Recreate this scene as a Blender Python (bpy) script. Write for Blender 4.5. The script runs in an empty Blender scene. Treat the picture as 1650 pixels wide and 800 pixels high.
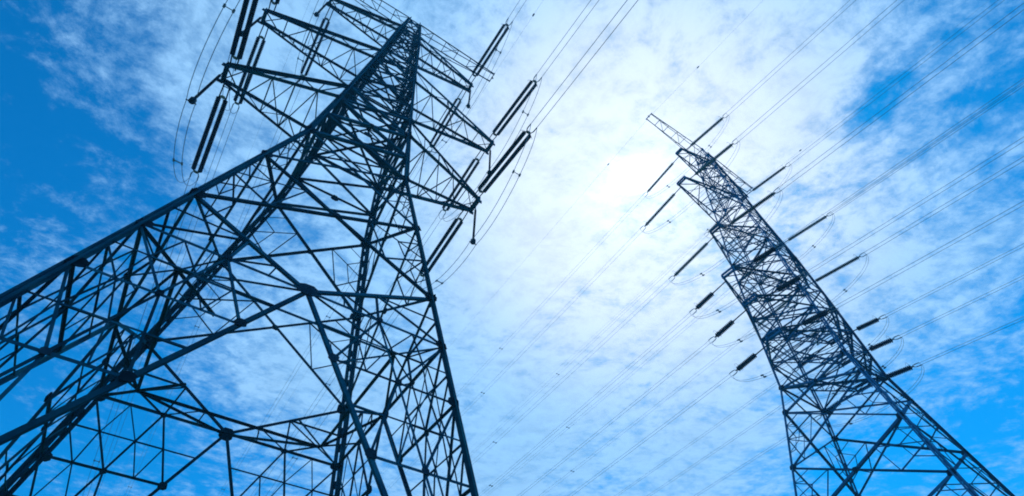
import bpy, bmesh, math, random
from mathutils import Vector, Matrix

random.seed(7)
sc = bpy.context.scene
COL = sc.collection
R = math.radians

# ------------------------------------------------------------------ camera
cam_d = bpy.data.cameras.new('camera')
cam = bpy.data.objects.new('camera', cam_d)
COL.objects.link(cam)
sc.camera = cam
PITCH, ROLL, EYE = 0.869, 0.010, 1.6
cam_d.sensor_width = 36.0
cam_d.lens = 18.56
cam_d.shift_x = 0.01085
cam_d.shift_y = 0.01176
cam_d.clip_start = 0.05
cam_d.clip_end = 6000
_f = Vector((0, math.cos(PITCH), math.sin(PITCH)))
_u = Vector((0, -math.sin(PITCH), math.cos(PITCH)))
_r = Vector((1, 0, 0))
_rr = math.cos(ROLL) * _r + math.sin(ROLL) * _u
_uu = -math.sin(ROLL) * _r + math.cos(ROLL) * _u
_m = Matrix((_rr, _uu, -_f)).transposed().to_4x4()
_m.translation = Vector((0, 0, EYE))
cam.matrix_world = _m

# ------------------------------------------------------------------ sky, sun, exposure
SUN_DIR = Vector((0.245, 0.515, 0.822)).normalized()
SUN_EL = math.asin(SUN_DIR.z)
SUN_AZ = math.atan2(SUN_DIR.x, SUN_DIR.y)
sc.view_settings.view_transform = 'Standard'
sc.view_settings.look = 'None'
sc.view_settings.exposure = 0.0
sc.view_settings.gamma = 1.0
sc.view_settings.use_curve_mapping = False

world = bpy.data.worlds.new('World')
sc.world = world
world.use_nodes = True
world.cycles.sampling_method = 'MANUAL'
world.cycles.sample_map_resolution = 512
sc.cycles.max_bounces = 4
sc.cycles.diffuse_bounces = 2
sc.cycles.glossy_bounces = 2
sc.cycles.filter_width = 1.9
sc.cycles.volume_bounces = 0


class NT:
    """Small helper to write node graphs."""
    def __init__(self, tree):
        self.t = tree
        self.n = tree.nodes
        self.l = tree.links

    def node(self, kind, **kw):
        n = self.n.new(kind)
        for k, v in kw.items():
            setattr(n, k, v)
        return n

    def put(self, sock, v):
        if isinstance(v, bpy.types.NodeSocket):
            self.l.new(v, sock)
        else:
            sock.default_value = v

    def math(self, op, a, b=0.0, c=0.0, clamp=False):
        n = self.node('ShaderNodeMath', operation=op, use_clamp=clamp)
        self.put(n.inputs[0], a)
        self.put(n.inputs[1], b)
        self.put(n.inputs[2], c)
        return n.outputs[0]

    def vmath(self, op, a, b=(0, 0, 0)):
        n = self.node('ShaderNodeVectorMath', operation=op)
        self.put(n.inputs[0], a)
        self.put(n.inputs[1], b)
        return n

    def comb(self, x, y, z=0.0):
        n = self.node('ShaderNodeCombineXYZ')
        for i, v in enumerate((x, y, z)):
            self.put(n.inputs[i], v)
        return n.outputs[0]

    def noise(self, vec, scale, detail=6.0, rough=0.55, dist=0.0):
        n = self.node('ShaderNodeTexNoise')
        self.put(n.inputs['Vector'], vec)
        n.inputs['Scale'].default_value = scale
        n.inputs['Detail'].default_value = detail
        n.inputs['Roughness'].default_value = rough
        n.inputs['Distortion'].default_value = dist
        return n.outputs[0]

    def remap(self, v, a, b, c=0.0, d=1.0, smooth=True):
        n = self.node('ShaderNodeMapRange')
        n.interpolation_type = 'SMOOTHSTEP' if smooth else 'LINEAR'
        self.put(n.inputs[0], v)
        for i, x in enumerate((a, b, c, d)):
            self.put(n.inputs[i + 1], x)
        return n.outputs[0]

    def mix(self, fac, a, b, mode='MIX'):
        n = self.node('ShaderNodeMix', data_type='RGBA', blend_type=mode)
        self.put(n.inputs[0], fac)
        self.put(n.inputs[6], a)
        self.put(n.inputs[7], b)
        return n.outputs[2]


W = NT(world.node_tree)
for n in list(W.n):
    W.n.remove(n)
out = W.node('ShaderNodeOutputWorld')
bg = W.node('ShaderNodeBackground')
bg.inputs['Strength'].default_value = 0.10
W.l.new(bg.outputs[0], out.inputs[0])
sky = W.node('ShaderNodeTexSky', sky_type='NISHITA')
sky.sun_disc = False
sky.sun_elevation = SUN_EL
sky.sun_rotation = SUN_AZ
sky.altitude = 100
sky.air_density = 1.0
sky.dust_density = 0.4
sky.ozone_density = 3.0
# deep, saturated blue of the photograph
blue = W.mix(1.0, sky.outputs[0], (0.0, 1.0, 1.64, 1), 'MULTIPLY')

tc = W.node('ShaderNodeTexCoord')
dirn = W.vmath('NORMALIZE', tc.outputs['Generated']).outputs[0]
sep = W.node('ShaderNodeSeparateXYZ')
W.l.new(dirn, sep.inputs[0])
zc = W.math('MAXIMUM', sep.outputs[2], 0.06)
u = W.math('DIVIDE', sep.outputs[0], zc)
v = W.math('DIVIDE', sep.outputs[1], zc)
uv = W.comb(u, v)                       # position on the cloud deck, in deck heights

# where the deck is thick and where it opens: (u, v, radius, weight)
HOLES = [(-1.05, 0.30, 0.42, -0.42), (-1.30, 0.85, 0.55, -0.38), (-0.80, 0.58, 0.20, -0.10),
         (-1.9, 1.7, 0.85, -0.50), (-1.05, 1.85, 0.50, -0.28), (-0.55, 2.2, 0.40, -0.14),
         (1.12, 0.26, 0.30, -0.50), (1.42, 0.72, 0.36, -0.34), (1.70, 1.45, 0.50, -0.44),
         (2.2, 2.3, 0.80, -0.46), (1.3, 2.0, 0.42, -0.14), (0.78, 0.20, 0.13, -0.34), (0.74, 0.42, 0.07, -0.36),
         (-0.72, 0.12, 0.22, -0.16), (-1.7, 0.3, 0.5, -0.45),
         (0.20, 0.55, 0.52, 0.24), (0.10, 1.25, 0.6, 0.16), (1.05, 1.0, 0.35, 0.10), (-0.62, 0.30, 0.20, 0.12),
         (-0.65, 1.35, 0.35, 0.12), (0.10, 1.95, 0.60, 0.18), (-0.98, 0.22, 0.26, -0.30), (-0.85, 0.22, 0.12, 0.14)]
cover = None
for (hx, hy, hr, hw) in HOLES:
    d = W.vmath('DISTANCE', uv, (hx, hy, 0)).outputs['Value']
    g = W.math('MULTIPLY', W.math('DIVIDE', d, hr), W.math('DIVIDE', d, hr))
    g = W.math('MULTIPLY', W.math('POWER', 2.71828, W.math('MULTIPLY', g, -1.0)), hw)
    cover = g if cover is None else W.math('ADD', cover, g)

warp = W.node('ShaderNodeTexNoise')
W.l.new(uv, warp.inputs['Vector'])
warp.inputs['Scale'].default_value = 2.2
warp.inputs['Detail'].default_value = 3
wv = W.vmath('SCALE', W.vmath('SUBTRACT', warp.outputs['Color'], (0.5, 0.5, 0.5)).outputs[0])
wv.inputs['Scale'].default_value = 0.16
uvw = W.vmath('ADD', uv, wv.outputs[0]).outputs[0]
mp = W.node('ShaderNodeMapping')
mp.inputs['Rotation'].default_value = (0, 0, R(-38))
mp.inputs['Scale'].default_value = (1.0, 1.25, 1.0)
W.l.new(uvw, mp.inputs['Vector'])
n_big = W.noise(uvw, 1.9, 8, 0.60)
n_mid = W.noise(mp.outputs[0], 7.0, 8, 0.66, 0.0)
n_fine = W.noise(mp.outputs[0], 18.0, 8, 0.70, 0.0)
dens = W.math('ADD', W.math('MULTIPLY', W.math('SUBTRACT', n_big, 0.5), 1.25),
              W.math('MULTIPLY', W.math('SUBTRACT', n_mid, 0.5), 1.0))
dens = W.math('ADD', dens, W.math('MULTIPLY', W.math('SUBTRACT', n_fine, 0.5), 1.1))
dens = W.math('ADD', W.math('ADD', dens, 0.575), cover)
cloud = W.remap(dens, 0.0, 0.80, 0.0, 1.0)

cosang = W.math('MAXIMUM', W.vmath('DOT_PRODUCT', dirn, tuple(SUN_DIR)).outputs['Value'], 0.0)
g_wide = W.math('POWER', cosang, 9.0)
g_mid = W.math('POWER', cosang, 60.0)
g_core = W.math('MULTIPLY', W.math('POWER', cosang, 380.0), W.remap(n_mid, 0.35, 0.65, 0.35, 1.25))
bright = W.math('ADD', 9.0, W.math('MULTIPLY', g_wide, 1.5))
bright = W.math('ADD', bright, W.math('MULTIPLY', g_mid, 1.2))
bright = W.math('ADD', bright, W.math('MULTIPLY', g_core, 5.0))
# lumps in the deck: thin places let more light through
shade = W.remap(W.math('ADD', W.math('MULTIPLY', n_mid, 0.45), W.math('MULTIPLY', n_fine, 0.55)), 0.38, 0.60, 0.89, 1.05)
bright = W.math('MULTIPLY', bright, shade)
tint = W.mix(W.remap(g_wide, 0.25, 0.95), (0.36, 0.70, 1.12, 1), (0.81, 0.94, 1.10, 1))
ctint = W.vmath('SCALE', tint)
W.l.new(bright, ctint.inputs['Scale'])
skycol = W.mix(cloud, blue, ctint.outputs[0])
W.l.new(skycol, bg.inputs[0])

sun_d = bpy.data.lights.new('sun', 'SUN')
sun_d.energy = 2.2
sun_d.angle = R(0.53)
sun_d.color = (1.0, 0.985, 0.96)
sun = bpy.data.objects.new('sun', sun_d)
COL.objects.link(sun)
sun.rotation_euler = SUN_DIR.to_track_quat('Z', 'Y').to_euler()
sun.location = SUN_DIR * 200


# ------------------------------------------------------------------ materials
def mat(name, col_a, col_b, rough=0.55, metal=0.0, scale=3.0, bump=0.15, bscale=60.0, spec=0.0):
    m = bpy.data.materials.new(name)
    m.use_nodes = True
    N = NT(m.node_tree)
    b = m.node_tree.nodes['Principled BSDF']
    c = N.node('ShaderNodeTexCoord')
    n1 = N.noise(c.outputs['Object'], scale, 6, 0.6)
    n2 = N.noise(c.outputs['Object'], bscale, 3, 0.6)
    f = N.remap(n1, 0.32, 0.70)
    oi = N.node('ShaderNodeObjectInfo')
    var = N.remap(oi.outputs['Random'], 0.0, 1.0, 0.55, 1.6, False)
    vc = N.vmath('SCALE', N.mix(f, (*col_a, 1), (*col_b, 1)))
    N.l.new(var, vc.inputs['Scale'])
    N.l.new(vc.outputs[0], b.inputs['Base Color'])
    N.put(b.inputs['Roughness'], N.remap(n2, 0.3, 0.7, rough - 0.1, rough + 0.12))
    b.inputs['Metallic'].default_value = metal
    b.inputs['Specular IOR Level'].default_value = spec
    bp = N.node('ShaderNodeBump')
    bp.inputs['Strength'].default_value = bump
    bp.inputs['Distance'].default_value = 0.01
    N.l.new(n2, bp.inputs['Height'])
    N.l.new(bp.outputs[0], b.inputs['Normal'])
    return m


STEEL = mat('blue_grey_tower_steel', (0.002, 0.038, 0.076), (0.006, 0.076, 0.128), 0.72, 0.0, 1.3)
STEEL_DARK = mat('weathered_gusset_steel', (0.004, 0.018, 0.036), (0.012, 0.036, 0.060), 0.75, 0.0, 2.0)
STEEL_R_GLARE = mat('glare_paled_tower_steel', (0.008, 0.085, 0.190), (0.020, 0.125, 0.260), 0.7, 0.0, 1.3)  # right pylon: lens glare put into the steel colour, lighter and bluer
PORC = mat('dark_glazed_insulator', (0.008, 0.014, 0.028), (0.018, 0.022, 0.034), 0.55, 0.0, 2.0, 0.02)
PORC_R_GLARE = mat('glare_paled_olive_insulator', (0.110, 0.160, 0.165), (0.150, 0.195, 0.190), 0.55, 0.0, 2.0, 0.02)  # olive glaze, its colour paled to carry the glare near the sun
FITTING = mat('galvanised_fitting', (0.16, 0.25, 0.34), (0.22, 0.32, 0.42), 0.6, 0.0, 5.0)
WIRE = mat('aluminium_conductor', (0.10, 0.17, 0.25), (0.15, 0.23, 0.32), 0.6, 0.0, 5.0, 0.3, 200)
CONC = mat('footing_concrete', (0.28, 0.27, 0.25), (0.40, 0.39, 0.36), 0.85, 0.0, 4.0, 0.4, 40)
GROUND = mat('rough_grass', (0.030, 0.060, 0.018), (0.075, 0.090, 0.035), 0.95, 0.0, 0.4, 0.8, 12)


# ------------------------------------------------------------------ object helpers
def link(o, parent=None):
    COL.objects.link(o)
    if parent is not None:
        o.parent = parent
    return o


def tag(o, label, cat, group=None, kind=None):
    o['label'] = label
    o['category'] = cat
    if group:
        o['group'] = group
    if kind:
        o['kind'] = kind
    return o


def empty(name, loc=(0, 0, 0), rz=0.0):
    o = bpy.data.objects.new(name, None)
    o.empty_display_size = 0.5
    o.location = loc
    o.rotation_euler = (0, 0, rz)
    return link(o)


class MB:
    """Collects solid pieces; build() links them as one mesh object."""
    def __init__(self):
        self.v = []
        self.f = []

    def add(self, vs, fs):
        k = len(self.v)
        self.v += [tuple(p) for p in vs]
        self.f += [tuple(i + k for i in q) for q in fs]

    def prism(self, prof, p0, p1, a, b):
        """Extrude a closed 2-D profile (in axes a, b) from p0 to p1."""
        n = len(prof)
        vs = [p0 + a * x + b * y for x, y in prof] + [p1 + a * x + b * y for x, y in prof]
        fs = [(i, (i + 1) % n, n + (i + 1) % n, n + i) for i in range(n)]
        fs += [tuple(range(n))[::-1], tuple(range(n, 2 * n))]
        self.add(vs, fs)

    def angle(self, p0, p1, w, t, nrm, flip=1):
        """A rolled-steel angle: one flange in the plane normal to nrm, one along -nrm."""
        d = (p1 - p0).normalized()
        b = (nrm - d * nrm.dot(d))
        if b.length < 1e-4:
            b = d.orthogonal()
        b.normalize()
        a = d.cross(b) * flip
        h = w / 2
        prof = [(-h, 0), (h, 0), (h, -t), (-h + t, -t), (-h + t, -w * 0.85), (-h, -w * 0.85)]
        if flip < 0:
            prof = prof[::-1]
        self.prism(prof, p0, p1, a, b)

    def box(self, c, ax, ay, az):
        vs = [c + ax * i + ay * j + az * k for i in (-1, 1) for j in (-1, 1) for k in (-1, 1)]
        self.add(vs, [(0, 1, 3, 2), (4, 6, 7, 5), (0, 4, 5, 1), (2, 3, 7, 6), (0, 2, 6, 4), (1, 5, 7, 3)])

    def tube(self, pts, r, n=6, caps=True):
        rings = []
        for i, p in enumerate(pts):
            d = (pts[min(i + 1, len(pts) - 1)] - pts[max(i - 1, 0)]).normalized()
            a = d.cross(Vector((0, 0, 1)))
            if a.length < 1e-3:
                a = d.cross(Vector((1, 0, 0)))
            a.normalize()
            b = a.cross(d)
            rr = r[i] if isinstance(r, (list, tuple)) else r
            rings.append([p + (a * math.cos(2 * math.pi * k / n) + b * math.sin(2 * math.pi * k / n)) * rr for k in range(n)])
        vs = [q for ring in rings for q in ring]
        fs = [(i * n + k, i * n + (k + 1) % n, (i + 1) * n + (k + 1) % n, (i + 1) * n + k)
              for i in range(len(pts) - 1) for k in range(n)]
        if caps:
            fs += [tuple(range(n))[::-1], tuple(range((len(pts) - 1) * n, len(pts) * n))]
        self.add(vs, fs)

    def mesh(self, name, m, smooth=False):
        me = bpy.data.meshes.new(name)
        me.from_pydata(self.v, [], self.f)
        bm = bmesh.new()
        bm.from_mesh(me)
        bmesh.ops.recalc_face_normals(bm, faces=bm.faces)
        bm.to_mesh(me)
        bm.free()
        me.materials.append(m)
        if smooth:
            for p in me.polygons:
                p.use_smooth = True
        return me

    def build(self, name, m, parent=None, smooth=False):
        return link(bpy.data.objects.new(name, self.mesh(name, m, smooth)), parent)


# ------------------------------------------------------------------ ground
gm = MB()
G = 1500.0
gm.add([Vector((-G, -G, 0)), Vector((G, -G, 0)), Vector((G, G, 0)), Vector((-G, G, 0))], [(0, 1, 2, 3)])
ground = gm.build('ground', GROUND)
ground['kind'] = 'structure'

# ------------------------------------------------------------------ added air volume standing in for lens glare near the sun
hm = bpy.data.materials.new('glare_veil_air')
hm.use_nodes = True
HN = NT(hm.node_tree)
for n in list(HN.n):
    HN.n.remove(n)
ho = HN.node('ShaderNodeOutputMaterial')
hv = HN.node('ShaderNodeVolumePrincipled')
hv.inputs['Color'].default_value = (0.12, 0.56, 1.0, 1)
hv.inputs['Density'].default_value = 0.0010
hv.inputs['Anisotropy'].default_value = 0.3
HN.l.new(hv.outputs[0], ho.inputs['Volume'])
hb = MB()
hb.box(Vector((0, 0, 29.5)), Vector((1600, 0, 0)), Vector((0, 1600, 0)), Vector((0, 0, 30.5)))
glare_veil = hb.build('glare_veil', hm)
glare_veil['kind'] = 'stuff'
glare_veil['label'] = 'added blue air volume around the pylons, standing in for lens glare'
glare_veil['category'] = 'glare_veil'

# ------------------------------------------------------------------ lattice pylons
# Heights and widths are measured in units of S metres above eye level, as surveyed from the photograph.
S = 0.75
ZG = -EYE / S


def zz(z):
    return (z - ZG) * S


class Pylon:
    def __init__(self, name, loc, rz, prof, steel, label):
        self.root = empty(name, loc, rz)
        tag(self.root, label, 'pylon', 'lattice pylons carrying the power lines')
        self.prof = prof
        self.steel = steel
        self.cnt = 0

    def w(self, z):
        p = self.prof
        for (z0, w0), (z1, w1) in zip(p, p[1:]):
            if z <= z1 or (z1, w1) == p[-1]:
                return w0 + (w1 - w0) * (z - z0) / (z1 - z0)

    def rot(self, k, x, y):
        for _ in range(k):
            x, y = -y, x
        return x, y

    def fp(self, k, uu, z, inset=0.0):
        """Point on face k (0 near, 1 right, 2 far, 3 left): uu along the face, height z."""
        x, y = self.rot(k, uu, -(self.w(z) - inset))
        return Vector((x * S, y * S, zz(z)))

    def fn(self, k):
        x, y = self.rot(k, 0, -1)
        return Vector((x, y, 0.185)).normalized()

    def member(self, name, p0, p1, w, nrm, parent=None, trim=0.0):
        self.cnt += 1
        mb = MB()
        off = nrm * (-0.004 - 0.009 * (self.cnt % 5))
        d = (p1 - p0).normalized()
        mb.angle(p0 + off + d * trim, p1 + off - d * trim, w, max(0.010, w * 0.13), nrm, 1 if self.cnt % 2 else -1)
        return mb.build(name, self.steel, parent or self.root)

    def on_face(self, name, k, a, b, w):
        return self.member(name, self.fp(k, *a), self.fp(k, *b), w, self.fn(k))

    def gusset(self, k, uu, z, r):
        c = self.fp(k, uu, z)
        n = self.fn(k)
        ax = n.cross(Vector((0, 0, 1))).normalized()
        ay = ax.cross(n).normalized()
        pr = []
        for cx_, cy_ in ((-1, -.45), (-.55, -.8), (.55, -.8), (1, -.45), (.9, .5), (.45, .85), (-.45, .85), (-.9, .5)):
            pr.append((cx_ * r * random.uniform(.85, 1.1), cy_ * r * random.uniform(.85, 1.1)))
        mb = MB()
        c = c + n * (0.008 + 0.004 * (self.cnt % 3))
        self.cnt += 1
        mb.prism(pr, c, c + n * 0.018, ax, ay)
        mb.build('gusset_plate', STEEL_DARK, self.root)

    def legs(self, breaks, width, upper_width, batten_top, step):
        for sx, sy in ((-1, -1), (1, -1), (1, 1), (-1, 1)):
            out_v = Vector((sx, sy, 0)).normalized()
            tan = Vector((-sy, sx, 0)).normalized()
            mb = MB()

            def P(z):
                ww = self.w(z)
                return Vector((sx * ww * S, sy * ww * S, zz(z)))
            for z0, z1, dbl in breaks:
                p0, p1 = P(z0), P(z1)
                tot = width if dbl else upper_width
                aw = tot * (0.37 if dbl else 0.33)
                for e in (-1, 1):
                    o = tan * e * (tot / 2 - aw / 2)
                    mb.angle(p0 + o, p1 + o, aw, 0.024, out_v, e)
            leg = mb.build('leg', self.steel, self.root)
            z = ZG + 1.0
            while z < batten_top:
                c = P(z)
                d = (P(z + 1) - P(z)).normalized()
                b = MB()
                n = out_v - d * out_v.dot(d)
                n.normalize()
                b.box(c - n * 0.035, tan * width * 0.20, d * 0.16, n * 0.008)
                b.build('batten', self.steel, leg)
                z += step
            c = P(ZG)
            f = MB()
            f.prism([(-.75, -.75), (.75, -.75), (.75, .75), (-.75, .75)], Vector((c.x, c.y, -0.4)), Vector((c.x, c.y, 0.25)), Vector((1, 0, 0)), Vector((0, 1, 0)))
            f.prism([(-.45, -.45), (.45, -.45), (.45, .45), (-.45, .45)], Vector((c.x, c.y, 0.25)), Vector((c.x, c.y, 0.55)), Vector((1, 0, 0)), Vector((0, 1, 0)))
            f.build('footing', CONC, self.root)

    def xpanel(self, k, z0, z1, wb, wr=0.0, gus=0.0, ratio=1.0):
        """Cross-braced panel with secondary struts."""
        w0, w1 = self.w(z0), self.w(z1)
        self.on_face('brace', k, (-w0, z0), (w1, z1), wb)
        self.on_face('brace', k, (w0, z0), (-w1, z1), wb * ratio)
        if gus:
            t = w0 / (w0 + w1)
            self.gusset(k, 0, z0 + (z1 - z0) * t, gus)
        if wr:
            for s in (-1, 1):
                zm = (z0 + z1) / 2
                def up(t):    # on the diagonal that starts at this leg's top corner
                    return (s * (w1 + (-w0 - w1) * t), z1 + (z0 - z1) * t)
                def dn(t):
                    return (s * (w0 + (-w1 - w0) * t), z0 + (z1 - z0) * t)
                legm = (s * self.w(zm), zm)
                q1, q2 = up(0.27), dn(0.27)
                self.on_face('strut', k, legm, q1, wr)
                self.on_face('strut', k, legm, q2, wr)
                self.on_face('strut', k, q1, q2, wr * 0.9)
                la = (s * self.w(zm * .5 + z1 * .5), zm * .5 + z1 * .5)
                lb = (s * self.w(zm * .5 + z0 * .5), zm * .5 + z0 * .5)
                m1 = ((legm[0] + q1[0]) / 2, (legm[1] + q1[1]) / 2)
                m2 = ((legm[0] + q2[0]) / 2, (legm[1] + q2[1]) / 2)
                self.on_face('strut', k, la, m1, wr * 0.75)
                self.on_face('strut', k, la, up(0.13), wr * 0.75)
                self.on_face('strut', k, lb, m2, wr * 0.75)
                self.on_face('strut', k, m1, m2, wr * 0.7)

    def belt(self, z, w, plan=True):
        ww = self.w(z)
        for k in range(4):
            self.on_face('horizontal_strut', k, (-ww, z), (ww, z), w)
        if plan:
            a, b, c, d = [Vector((x * ww * S, y * ww * S, zz(z))) for x, y in ((-1, -1), (1, -1), (1, 1), (-1, 1))]
            self.member('brace', a, c, w * .8, Vector((0, 0, 1)))
            self.member('brace', b, d, w * .8, Vector((0, 0, 1)))

    def arm(self, name, side, z, s, t, depth, cw, lw, bays=6, tipbox=0.16):
        """Tapered lattice cross-arm reaching to e1 = side*s with its underside level at z."""
        def low(q, e):     # q 0 at body .. 1 at tip ; e = -1 near, +1 far
            w0 = self.w(z)
            x = w0 + (s - w0) * q
            y = w0 + (t - w0) * q
            return Vector((side * x * S, e * y * S, zz(z)))

        def top(q, e):
            w0 = self.w(z + depth)
            x = w0 + (s - w0) * q
            y = w0 + (t - w0) * q
            return Vector((side * x * S, e * y * S, zz(z + depth + (0.35 - depth) * q)))
        Z = Vector((0, 0, 1))
        X = Vector((side, 0, 0))
        Y = Vector((0, 1, 0))
        mb = MB()                                   # end frame of the arm
        for e in (-1, 1):
            mb.angle(low(1, e), top(1, e) + Z * .05, cw, .014, X)
        mb.angle(low(1, -1) - Z * .03, low(1, 1) - Z * .03, cw * 1.2, .016, X)
        mb.angle(top(1, -1) + Z * .03, top(1, 1) + Z * .03, cw, .014, X)
        for e in (-1, 1):
            mb.box(low(1, e) - Z * 0.05, X * .14, Y * .02, Z * .14)
        arm = mb.build(name, self.steel, self.root)
        for e in (-1, 1):
            self.member('chord', low(0, e), low(1, e), cw, -Z + Y * e * .5, arm)
            self.member('chord', top(0, e), top(1, e), cw, Z + Y * e * .5, arm)
        qs = [i / bays for i in range(bays)] + [1 - tipbox * .5]
        for i in range(bays):
            q0, q1 = i / bays, (i + 1) / bays
            e = -1 if i % 2 else 1
            self.member('lacing', low(q0, e), low(q1, -e), lw, -Z, arm)      # underside
            if i:
                self.member('lacing', low(q0, -1), low(q0, 1), lw, -Z, arm)
            if i % 2 == 0:
                self.member('lacing', top(q0, -e), top(q1, e), lw * .9, Z, arm)
            for e2 in (-1, 1):                                               # sides
                if q0 < 0.85:
                    if i % 2 == 0:
                        self.member('lacing', top(q0, e2), low(q1, e2), lw * .9, Y * e2, arm)
                    else:
                        self.member('lacing', low(q0, e2), top(q1, e2), lw * .9, Y * e2, arm)
                    if i:
                        self.member('lacing', low(q0, e2), top(q0, e2), lw * .8, Y * e2, arm)
        return arm

    def top_arm(self, side, z, s, t, drop, cw, lw, bays=6):
        """Level ladder arm at the summit carrying the earth wire."""
        Z = Vector((0, 0, 1))
        Y = Vector((0, 1, 0))
        X = Vector((side, 0, 0))
        w0 = self.w(z)

        def low(q, e):
            zq = z - drop + drop * min(1, q * 1.0)
            return Vector((side * (w0 + (s - w0) * q) * S, e * (w0 + (t - w0) * q) * S, zz(zq) - 0.1))

        def top(q, e):
            return Vector((side * (w0 + (s - w0) * q) * S, e * (w0 + (t - w0) * q) * S, zz(z)))
        mb = MB()
        mb.angle(top(1, -1) - Y * .1, top(1, 1) + Y * .1, cw, .012, X)
        mb.box(top(1, 0.0) - Z * .08, X * .1, Y * .03, Z * .12)
        arm = mb.build('earth_wire_arm', self.steel, self.root)
        for e in (-1, 1):
            self.member('chord', top(0, e), top(1, e), cw, Z, arm)
            self.member('chord', low(0, e), low(1, e), cw * .8, Y * e, arm)
        for i in range(bays):
            q0, q1 = i / bays, (i + 1) / bays
            e = -1 if i % 2 else 1
            if i:
                self.member('lacing', top(q0, -1), top(q0, 1), lw, Z, arm)
            if i % 2 == 0:
                self.member('lacing', top(q0, e), top(q1, -e), lw * .8, Z, arm)
            if i < bays - 1 and i % 2 == 0:
                for e2 in (-1, 1):
                    self.member('lacing', low(q1, e2), top(q0, e2), lw * .7, Y * e2, arm)
        return arm


# ---- the near pylon on the left
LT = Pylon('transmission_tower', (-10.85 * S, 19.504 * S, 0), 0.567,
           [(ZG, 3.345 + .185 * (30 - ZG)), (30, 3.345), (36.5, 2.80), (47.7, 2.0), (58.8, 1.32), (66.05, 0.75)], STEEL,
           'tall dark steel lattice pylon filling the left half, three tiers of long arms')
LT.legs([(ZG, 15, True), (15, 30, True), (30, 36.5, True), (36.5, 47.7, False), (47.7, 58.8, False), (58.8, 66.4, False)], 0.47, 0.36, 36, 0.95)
BR = 0.544
for k in range(4):
    w15, w18 = LT.w(15), LT.w(18.15)
    for s in (-1, 1):
        def br(z):                                    # on the great inclined brace below the mid node
            return (s * BR * (15 - z), z)
        def lg(z):
            return (s * LT.w(z), z)
        LT.on_face('brace', k, (0, 15), br(-1.9), 0.115)
        LT.on_face('brace', k, lg(18.15), (0, 15), 0.115)
        LT.on_face('brace', k, lg(15), (0, 15), 0.095)
        qn = (s * w15 / 2, 15)
        un = (s * w18 / 2, (18.15 + 15) / 2)
        LT.on_face('strut', k, qn, un, 0.07)
        LT.on_face('strut', k, lg(16.6), un, 0.07)
        LT.on_face('strut', k, lg(15), un, 0.06)
        LT.on_face('strut', k, (s * w15 / 4, 15), (s * w18 / 4, 15.79), 0.05)
        LT.on_face('strut', k, qn, (s * w18 / 4, 15.79), 0.05)
        zl = [15, 12, 8.6, 5.0, 1.6]
        mids = {15: qn}
        for i, z in enumerate(zl[1:]):
            zp = zl[i]
            wd = (0.08, 0.08, 0.08, 0.08)[i]
            LT.on_face('brace', k, lg(z), br(z), wd)
            m = (s * (LT.w(z) + BR * (15 - z)) / 2, z)
            mids[z] = m
            LT.on_face('brace', k, mids[zp], m, 0.07)
            LT.on_face('brace', k, lg(zp), m, 0.07)
            LT.on_face('brace', k, mids[zp], br(z), 0.07)
            # secondary triangulation
            a = ((lg(zp)[0] + m[0]) / 2, (zp + z) / 2)
            b = ((mids[zp][0] + m[0]) / 2, (zp + z) / 2)
            c = ((mids[zp][0] + br(z)[0]) / 2, (zp + z) / 2)
            lm = lg((zp + z) / 2)
            LT.gusset(k, m[0], z, 0.11)
            LT.gusset(k, br(z)[0], z, 0.16)
            if i > 1:
                continue
            LT.on_face('strut', k, lm, a, 0.055)
            LT.on_face('strut', k, a, b, 0.05)
            LT.on_face('strut', k, b, c, 0.05)
            LT.on_face('strut', k, c, br((zp + z) / 2), 0.055)
            LT.on_face('strut', k, lm, ((lg(z)[0] + m[0]) / 2, z), 0.05)
            LT.on_face('strut', k, a, ((lg(z)[0] + m[0]) / 2, z), 0.045)
            LT.on_face('fine_strut', k, b, ((br(z)[0] + m[0]) / 2, z), 0.04)
            LT.on_face('fine_strut', k, a, ((lg(zp)[0] + mids[zp][0]) / 2, zp), 0.04)
            LT.on_face('fine_strut', k, b, ((lg(zp)[0] + mids[zp][0]) / 2, zp), 0.04)
            LT.on_face('strut', k, c, ((br(z)[0] + m[0]) / 2, z), 0.045)
        for z in (18.15, 15, 12):
            LT.gusset(k, s * (LT.w(z) - .18), z, 0.26 if z > 15 else 0.2)
        LT.gusset(k, s * (LT.w(24.2) - .15), 24.2, 0.24)
        LT.gusset(k, s * (LT.w(30) - .12), 30, 0.28)
        LT.gusset(k, s * (LT.w(36.5) - .1), 36.5, 0.30)
        LT.gusset(k, qn[0], 15, 0.12)
    LT.gusset(k, 0, 15, 0.30)
    LT.xpanel(k, 18.15, 24.2, 0.115, 0.055, 0.16)
    LT.xpanel(k, 24.2, 30, 0.125, 0.05, 0.14)
    LT.xpanel(k, 30, 33.2, 0.18, 0.0, 0.0)
    LT.xpanel(k, 33.2, 36.5, 0.18, 0.0, 0.14)
    LT.gusset(k, 0, 33.2, 0.22)
    lv = [36.5, 39.3, 42.0, 44.8, 47.7, 50.5, 53.2, 56.0, 58.8, 61.3, 63.7, 66.05]
    for i, (a, b) in enumerate(zip(lv, lv[1:])):
        LT.xpanel(k, a, b, 0.14 if i < 5 else 0.11, 0.0, 0.0)
        zm = (a + b) / 2
        LT.on_face('horizontal_strut', k, (-LT.w(zm), zm), (LT.w(zm), zm), 0.09)
def hip(x, y):
    return Vector((x * S, y * S, zz(15)))


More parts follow.
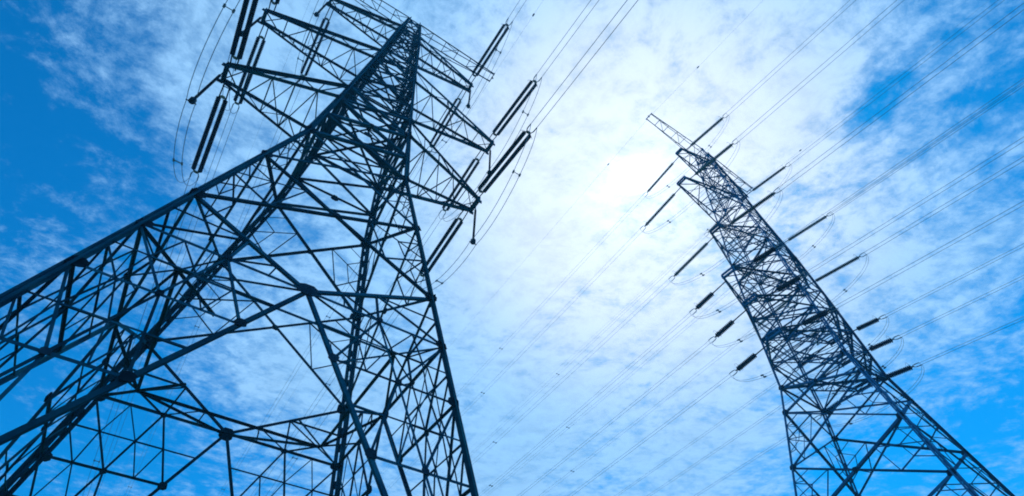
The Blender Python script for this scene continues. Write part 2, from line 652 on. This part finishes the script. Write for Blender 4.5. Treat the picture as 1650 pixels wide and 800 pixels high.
UPV = Vector((0, 0, 1))
wq = LT.w(15)
for k in range(4):                                     # level frame inside the waist of the great braces
    c1, c2 = LT.rot(k, -4.5, -4.5), LT.rot(k, 4.5, -4.5)
    mid = LT.rot(k, 0, -wq)
    cor = LT.rot(k, -wq, -wq)
    LT.member('plan_brace', hip(*mid), hip(*c1), 0.085, UPV)
    LT.member('plan_brace', hip(*mid), hip(*c2), 0.085, UPV)
    LT.member('plan_brace', hip(*cor), hip(*LT.rot(k, -2.7, -2.7)), 0.085, UPV)
    LT.member('plan_brace', hip(*c1), hip(*c2), 0.10, UPV)
    LT.member('plan_brace', hip(*LT.rot(k, -3.06, -wq)), hip(*c1), 0.06, UPV)
    LT.member('plan_brace', hip(*LT.rot(k, 3.06, -wq)), hip(*c2), 0.06, UPV)
for z, wd, pl in ((33.2, .10, False), (36.5, .15, True), (39.3, .11, True), (47.7, .12, True), (50.5, .10, True), (58.8, .10, True), (61.3, .09, True), (66.05, .09, True)):
    LT.belt(z, wd, pl)
L_ARMS = [('lowest', 36.5, 10.3, 0.67, 2.7), ('middle', 47.7, 11.46, 0.60, 2.8), ('top', 58.8, 8.5, 0.40, 2.5)]
for nm, z, s, t, dp in L_ARMS:
    for side in (-1, 1):
        LT.arm('cross_arm', side, z, s, t, dp, 0.19, 0.06, 5)
for side in (-1, 1):
    LT.top_arm(side, 66.05, 11.3, 0.55, 2.2, 0.085, 0.06, 6)

# ---- the farther pylon on the right
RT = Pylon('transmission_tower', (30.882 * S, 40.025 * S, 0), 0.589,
           [(ZG, 3.345 + .185 * (30 - ZG)), (30.2, 3.30), (40, 2.92), (47.5, 2.55), (55.5, 1.95), (66.5, 1.25), (73, 0.75)], STEEL_R_GLARE,
           'slim glare-blued steel lattice pylon on the right under the bright sun, six tiers of arms')
RT.legs([(ZG, 15, True), (15, 30.2, True), (30.2, 40, True), (40, 47.5, True), (47.5, 55.5, False), (55.5, 66.5, False), (66.5, 73.3, False)], 0.30, 0.26, 30, 1.2)
for k in range(4):
    for a, b in ((ZG + .6, 6.5), (6.5, 12.2), (12.2, 17.4), (17.4, 22.5), (22.5, 27.6)):
        RT.xpanel(k, a, b, 0.16, 0.06 if a > 12 else 0.0, 0.16, 0.65)
    RT.xpanel(k, 27.6, 30.2, 0.13, 0.0, 0.12)
    lv = [30.2, 33.2, 36.0, 39.0, 41.8, 44.6, 47.5, 50.2, 52.9, 55.5, 58.3, 61.0, 63.8, 66.5, 68.7, 70.8, 73.0]
    for i, (a, b) in enumerate(zip(lv, lv[1:])):
        RT.xpanel(k, a, b, 0.10 if i < 6 else 0.08, 0.0, 0.0)
        if i % 2 == 0:
            RT.on_face('horizontal_strut', k, (-RT.w(b), b), (RT.w(b), b), 0.08)
    for s in (-1, 1):
        for z in (17.4, 22.5, 27.6, 30.2, 39, 47.5):
            RT.gusset(k, s * (RT.w(z) - .15), z, 0.22)
for z, wd in ((30.2, .12), (32.5, .09), (36, .09), (39, .10), (47.5, .10), (50.2, .08), (55.5, .09), (58.3, .08), (66.5, .08), (68.7, .07), (73, .08)):
    RT.belt(z, wd, z in (30.2, 39, 47.5, 66.5))
#          name            z    left  right  tip  depth
R_ARMS = [('lowest of the short', 32.5, 7.2, 7.0, 0.7, 1.6), ('second of the short', 36.0, 8.6, 7.2, 0.7, 1.6), ('third of the short', 39.0, 10.2, 7.6, 0.7, 1.9),
          ('lowest of the long', 47.5, 8.3, 7.9, 0.6, 2.6), ('second of the long', 55.5, 10.8, 7.9, 0.6, 2.6), ('highest', 66.5, 7.3, 6.7, 0.5, 2.2)]
for nm, z, sl, sr, t, dp in R_ARMS:
    RT.arm('cross_arm', -1, z, sl, t, dp, 0.13, 0.06, 4)
    RT.arm('cross_arm', 1, z, sr, t, dp, 0.13, 0.06, 4)
for side in (-1, 1):
    RT.top_arm(side, 73.0, 11.3, 0.5, 2.0, 0.085, 0.055, 6)


# ------------------------------------------------------------------ insulators, jumpers and wires
def shed_mesh(name, length, r, pitch, core, m):
    """Cap-and-pin string: a turned profile along +X from 0 to length."""
    mb = MB()
    n = int(length / pitch)
    pts, rad = [], []
    pts.append(Vector((0, 0, 0)))
    rad.append(core)
    for i in range(n):
        x = (i + .15) * length / n
        p = length / n
        for dx, q in ((0.0, core), (0.18 * p, r), (0.48 * p, r * .93), (0.55 * p, core)):
            pts.append(Vector((x + dx, 0, 0)))
            rad.append(q)
    pts.append(Vector((length, 0, 0)))
    rad.append(core)
    mb.tube(pts, rad, 10)
    return mb.mesh(name, m, False)


SH_L = shed_mesh('insulator_sheds', 6.5 * S, 0.130, 0.110, 0.078, PORC)
SH_R = shed_mesh('insulator_sheds', 5.2 * S, 0.165, 0.120, 0.085, PORC_R_GLARE)
SH_S = shed_mesh('insulator_sheds', 2.2 * S, 0.20, 0.120, 0.11, PORC)
SH_P = shed_mesh('insulator_sheds', 3.9 * S, 0.075, 0.12, 0.03, PORC)


def tension_string(py, side, s, z, t, dirn, label, group, mesh, length, start, drop, dbl, spacing):
    """Strain insulator set from arm tip along dirn*e2; returns the far clamp point (local)."""
    root_mat = Matrix.Translation(py.root.location) @ Matrix.Rotation(py.root.rotation_euler.z, 4, 'Z')
    a = Vector((side * (s - .5) * S, dirn * t * S, zz(z) - 0.1))
    d = Vector((0, dirn, -drop)).normalized()
    b = a + d * ((start - t) * S)
    c = b + d * length
    e = c + d * 0.62
    loc = root_mat @ a
    o = empty('insulator_string', loc, py.root.rotation_euler.z)
    tag(o, label, 'insulator', group)

    def L(p):
        return p - a
    ex = Vector((1, 0, 0))
    n = ex.cross(d).normalized()
    offs = (-spacing / 2, spacing / 2) if dbl else (0.0,)
    for of in offs:
        io = bpy.data.objects.new('insulator', mesh)
        link(io, o)
        q = Matrix((d, ex, d.cross(ex))).transposed().to_4x4()
        q.translation = L(b) + ex * of
        io.matrix_local = q
    # links and yokes
    mb = MB()
    if dbl:
        for of in offs:
            mb.tube([L(a) + ex * of * .8, L(b) + ex * of], 0.035, 6)
    else:
        mb.tube([L(a), L(b)], 0.045, 6)
    mb.build('link', STEEL_DARK, o)
    for p, hh in ((b, -0.05), (c, 0.05)):
        y = MB()
        wd = (spacing / 2 + .03) if dbl else .09
        y.prism([(-wd, -.03), (wd, -.03), (wd * .4, .14), (-wd * .4, .14)], L(p) - n * .012 + d * hh, L(p) + n * .012 + d * hh, ex, d * (1 if hh > 0 else -1))
        y.build('yoke_plate', FITTING, o)
    cl = MB()
    for of in (-.2, .2):
        cl.tube([L(c) + d * .1 + ex * of * .6, L(c) + d * .3 + ex * of, L(e) + ex * of], [.02, .035, .03], 6)
    cl.build('dead_end_clamp', FITTING, o)
    # arcing horn at the live end
    h = MB()
    hp = []
    for i in range(9):
        t_ = i / 8 * math.pi
        hp.append(L(c) - d * .15 + ex * math.cos(t_) * .42 - n * (0.0 + math.sin(t_) * .40 * (1 if n.z < 0 else -1)))
    h.tube(hp, 0.011, 5)
    h.build('arcing_horn', FITTING, o)
    return e, root_mat


def cable(name, label, cat, group, pts, rm, r, gap, spacers):
    """Bundle of parallel wires through local points; spacers at the given indices."""
    a = pts[0].copy()
    o = empty(name, rm @ a, rm.to_euler().z)
    tag(o, label, cat, group)
    ex = Vector((1, 0, 0))
    for of in ((-gap / 2, gap / 2) if gap else (0.0,)):
        mb = MB()
        mb.tube([p - a + ex * of for p in pts], r, 5)
        mb.build('wire', WIRE, o, True)
    for i in spacers:
        p = pts[i] - a
        d = (pts[min(i + 1, len(pts) - 1)] - pts[i - 1]).normalized()
        n = ex.cross(d).normalized()
        mb = MB()
        if gap:
            mb.box(p, ex * gap * .5, d * .02, n * .025)
            for s in (-1, 1):
                mb.tube([p + ex * s * gap / 2 - d * .09, p + ex * s * gap / 2 + d * .09], .055, 6)
        else:
            mb.tube([p - d * .15, p - d * .1, p + d * .1, p + d * .15], [.02, .07, .07, .02], 6)
        mb.build('spacer', FITTING, o)
    return o


def span(e, dirn, length, slope0, sag_len, seed):
    """Points of a conductor leaving clamp e along dirn*e2, sagging like a catenary."""
    rnd = random.Random(seed)
    n = 44
    pts = []
    for i in range(n + 1):
        q = (i / n) ** 1.6 * length
        pts.append(Vector((e.x, e.y + dirn * q, e.z - slope0 * q + slope0 * q * q / sag_len)))
    return pts


def bez(p, q, r_, s_, n):
    o = []
    for i in range(n + 1):
        t = i / n
        o.append(p * (1 - t) ** 3 + q * 3 * t * (1 - t) ** 2 + r_ * 3 * t * t * (1 - t) + s_ * t ** 3)
    return o


GS = 'strain insulator strings on the pylon arms'
GP = 'hanging jumper insulators'
GJ = 'jumper loops below the arms'
GC = 'sagging conductors of the power lines'
SPAN = 300.0
seed = 0
for nm, z, s, t, dp in L_ARMS:
    for side in (-1, 1):
        sd = 'left' if side < 0 else 'right'
        ends = {}
        for dirn in (-1, 1):
            w_ = 'towards viewer' if dirn < 0 else 'away from viewer'
            e, rm = tension_string(LT, side, s, z, t, dirn, f'dark double insulator string {w_}, {nm} {sd} arm of left pylon', GS, SH_L, 6.5 * S, 1.8, 0.13, True, 0.36)
            ends[dirn] = e
            seed += 1
            pts = span(e, dirn, SPAN, 0.085, 380, seed)
            cable('conductor_bundle', f'twin conductor running {w_}, {nm} {sd} arm of left pylon', 'wire', GC, pts, rm, 0.015, 0.40, [9 + (seed * 5) % 4, 17 + seed % 3, 24])
        # hanging jumper insulator
        a = Vector((side * (s + .02) * S, 0, zz(z) - .1))
        o = empty('jumper_insulator', rm @ a, LT.root.rotation_euler.z)
        tag(o, f'thin weighted insulator hanging down from {nm} {sd} arm tip of left pylon', 'insulator', GP)
        io = link(bpy.data.objects.new('insulator', SH_P), o)
        io.matrix_local = Matrix.Translation((0, 0, -0.25)) @ Matrix.Rotation(math.pi / 2, 4, 'Y')
        mb = MB()
        mb.tube([Vector((0, 0, .08)), Vector((0, 0, -.25))], .03, 6)
        mb.build('link', FITTING, o)
        mb = MB()
        zb = -0.25 - 3.9 * S
        mb.tube([Vector((0, 0, zb)), Vector((0, 0, zb - .10)), Vector((0, 0, zb - .14)), Vector((0, 0, zb - .36)), Vector((0, 0, zb - .42))], [.04, .05, .16, .16, .06], 8)
        mb.tube([Vector((-.24, 0, zb - .40)), Vector((.24, 0, zb - .40))], .03, 6)
        mb.build('clamp_weight', STEEL_DARK, o)
        bot = a + Vector((0, 0, zb - .42))
        n_, f_ = ends[-1], ends[1]
        p1 = bez(n_, n_ + Vector((0, .25, -1.9)), bot + Vector((0, -2.6, -.55)), bot, 14)
        p2 = bez(bot, bot + Vector((0, 2.6, -.75)), f_ + Vector((0, -.15, -2.4)), f_, 14)
        cable('jumper_loop', f'twin jumper wire looping under the {nm} {sd} arm of the left pylon', 'wire', GJ, p1 + p2[1:], rm, 0.016, 0.40, [6, 20])
for side in (-1, 1):
    sd = 'left' if side < 0 else 'right'
    for dirn in (-1, 1):
        w_ = 'towards viewer' if dirn < 0 else 'away from viewer'
        e = Vector((side * 11.2 * S, dirn * .5 * S, zz(66.05) - .15))
        rm = Matrix.Translation(LT.root.location) @ Matrix.Rotation(LT.root.rotation_euler.z, 4, 'Z')
        cable('earth_wire', f'thin earth wire running {w_} from the {sd} summit arm of the left pylon', 'wire', GC, span(e, dirn, SPAN, 0.07, 400, 1), rm, 0.007, 0.0, [4])

for nm, z, sl, sr, t, dp in R_ARMS:
    short = z < 45
    for side, s in ((-1, sl), (1, sr)):
        sd = 'left' if side < 0 else 'right'
        ends = {}
        for dirn in (-1, 1):
            w_ = 'towards viewer' if dirn < 0 else 'away from viewer'
            kind = 'short thick' if short else 'long slim'
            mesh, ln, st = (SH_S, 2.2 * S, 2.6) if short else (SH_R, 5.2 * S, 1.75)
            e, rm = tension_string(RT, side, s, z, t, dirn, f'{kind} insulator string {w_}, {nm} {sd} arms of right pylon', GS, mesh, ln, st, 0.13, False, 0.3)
            ends[dirn] = e
            seed += 1
            pts = span(e, dirn, SPAN, 0.085, 380, seed)
            cable('conductor_bundle', f'pale conductor {w_}, {nm} {sd} arms of right pylon', 'wire', GC, pts, rm, (0.015 if not short else 0.011) if dirn < 0 else 0.010, 0.40 if not short else 0.3, [10 + (seed * 5) % 5, 19 + seed % 3, 26])
        n_, f_ = ends[-1], ends[1]
        dz = 2.2 if short else 3.0
        p1 = bez(n_, n_ + Vector((0, -.1, -dz)), f_ + Vector((0, .1, -dz)), f_, 24)
        cable('jumper_loop', f'jumper wire looping under the {nm} {sd} arms of the right pylon', 'wire', GJ, p1, rm, 0.011, 0.3, [8, 16])
for side in (-1, 1):
    sd = 'left' if side < 0 else 'right'
    for dirn in (-1, 1):
        w_ = 'towards viewer' if dirn < 0 else 'away from viewer'
        e = Vector((side * 11.2 * S, dirn * .5 * S, zz(73.0) - .15))
        rm = Matrix.Translation(RT.root.location) @ Matrix.Rotation(RT.root.rotation_euler.z, 4, 'Z')
        cable('earth_wire', f'thin earth wire running {w_} from the {sd} summit arm of the right pylon', 'wire', GC, span(e, dirn, SPAN, 0.07, 400, 1), rm, 0.007, 0.0, [4])
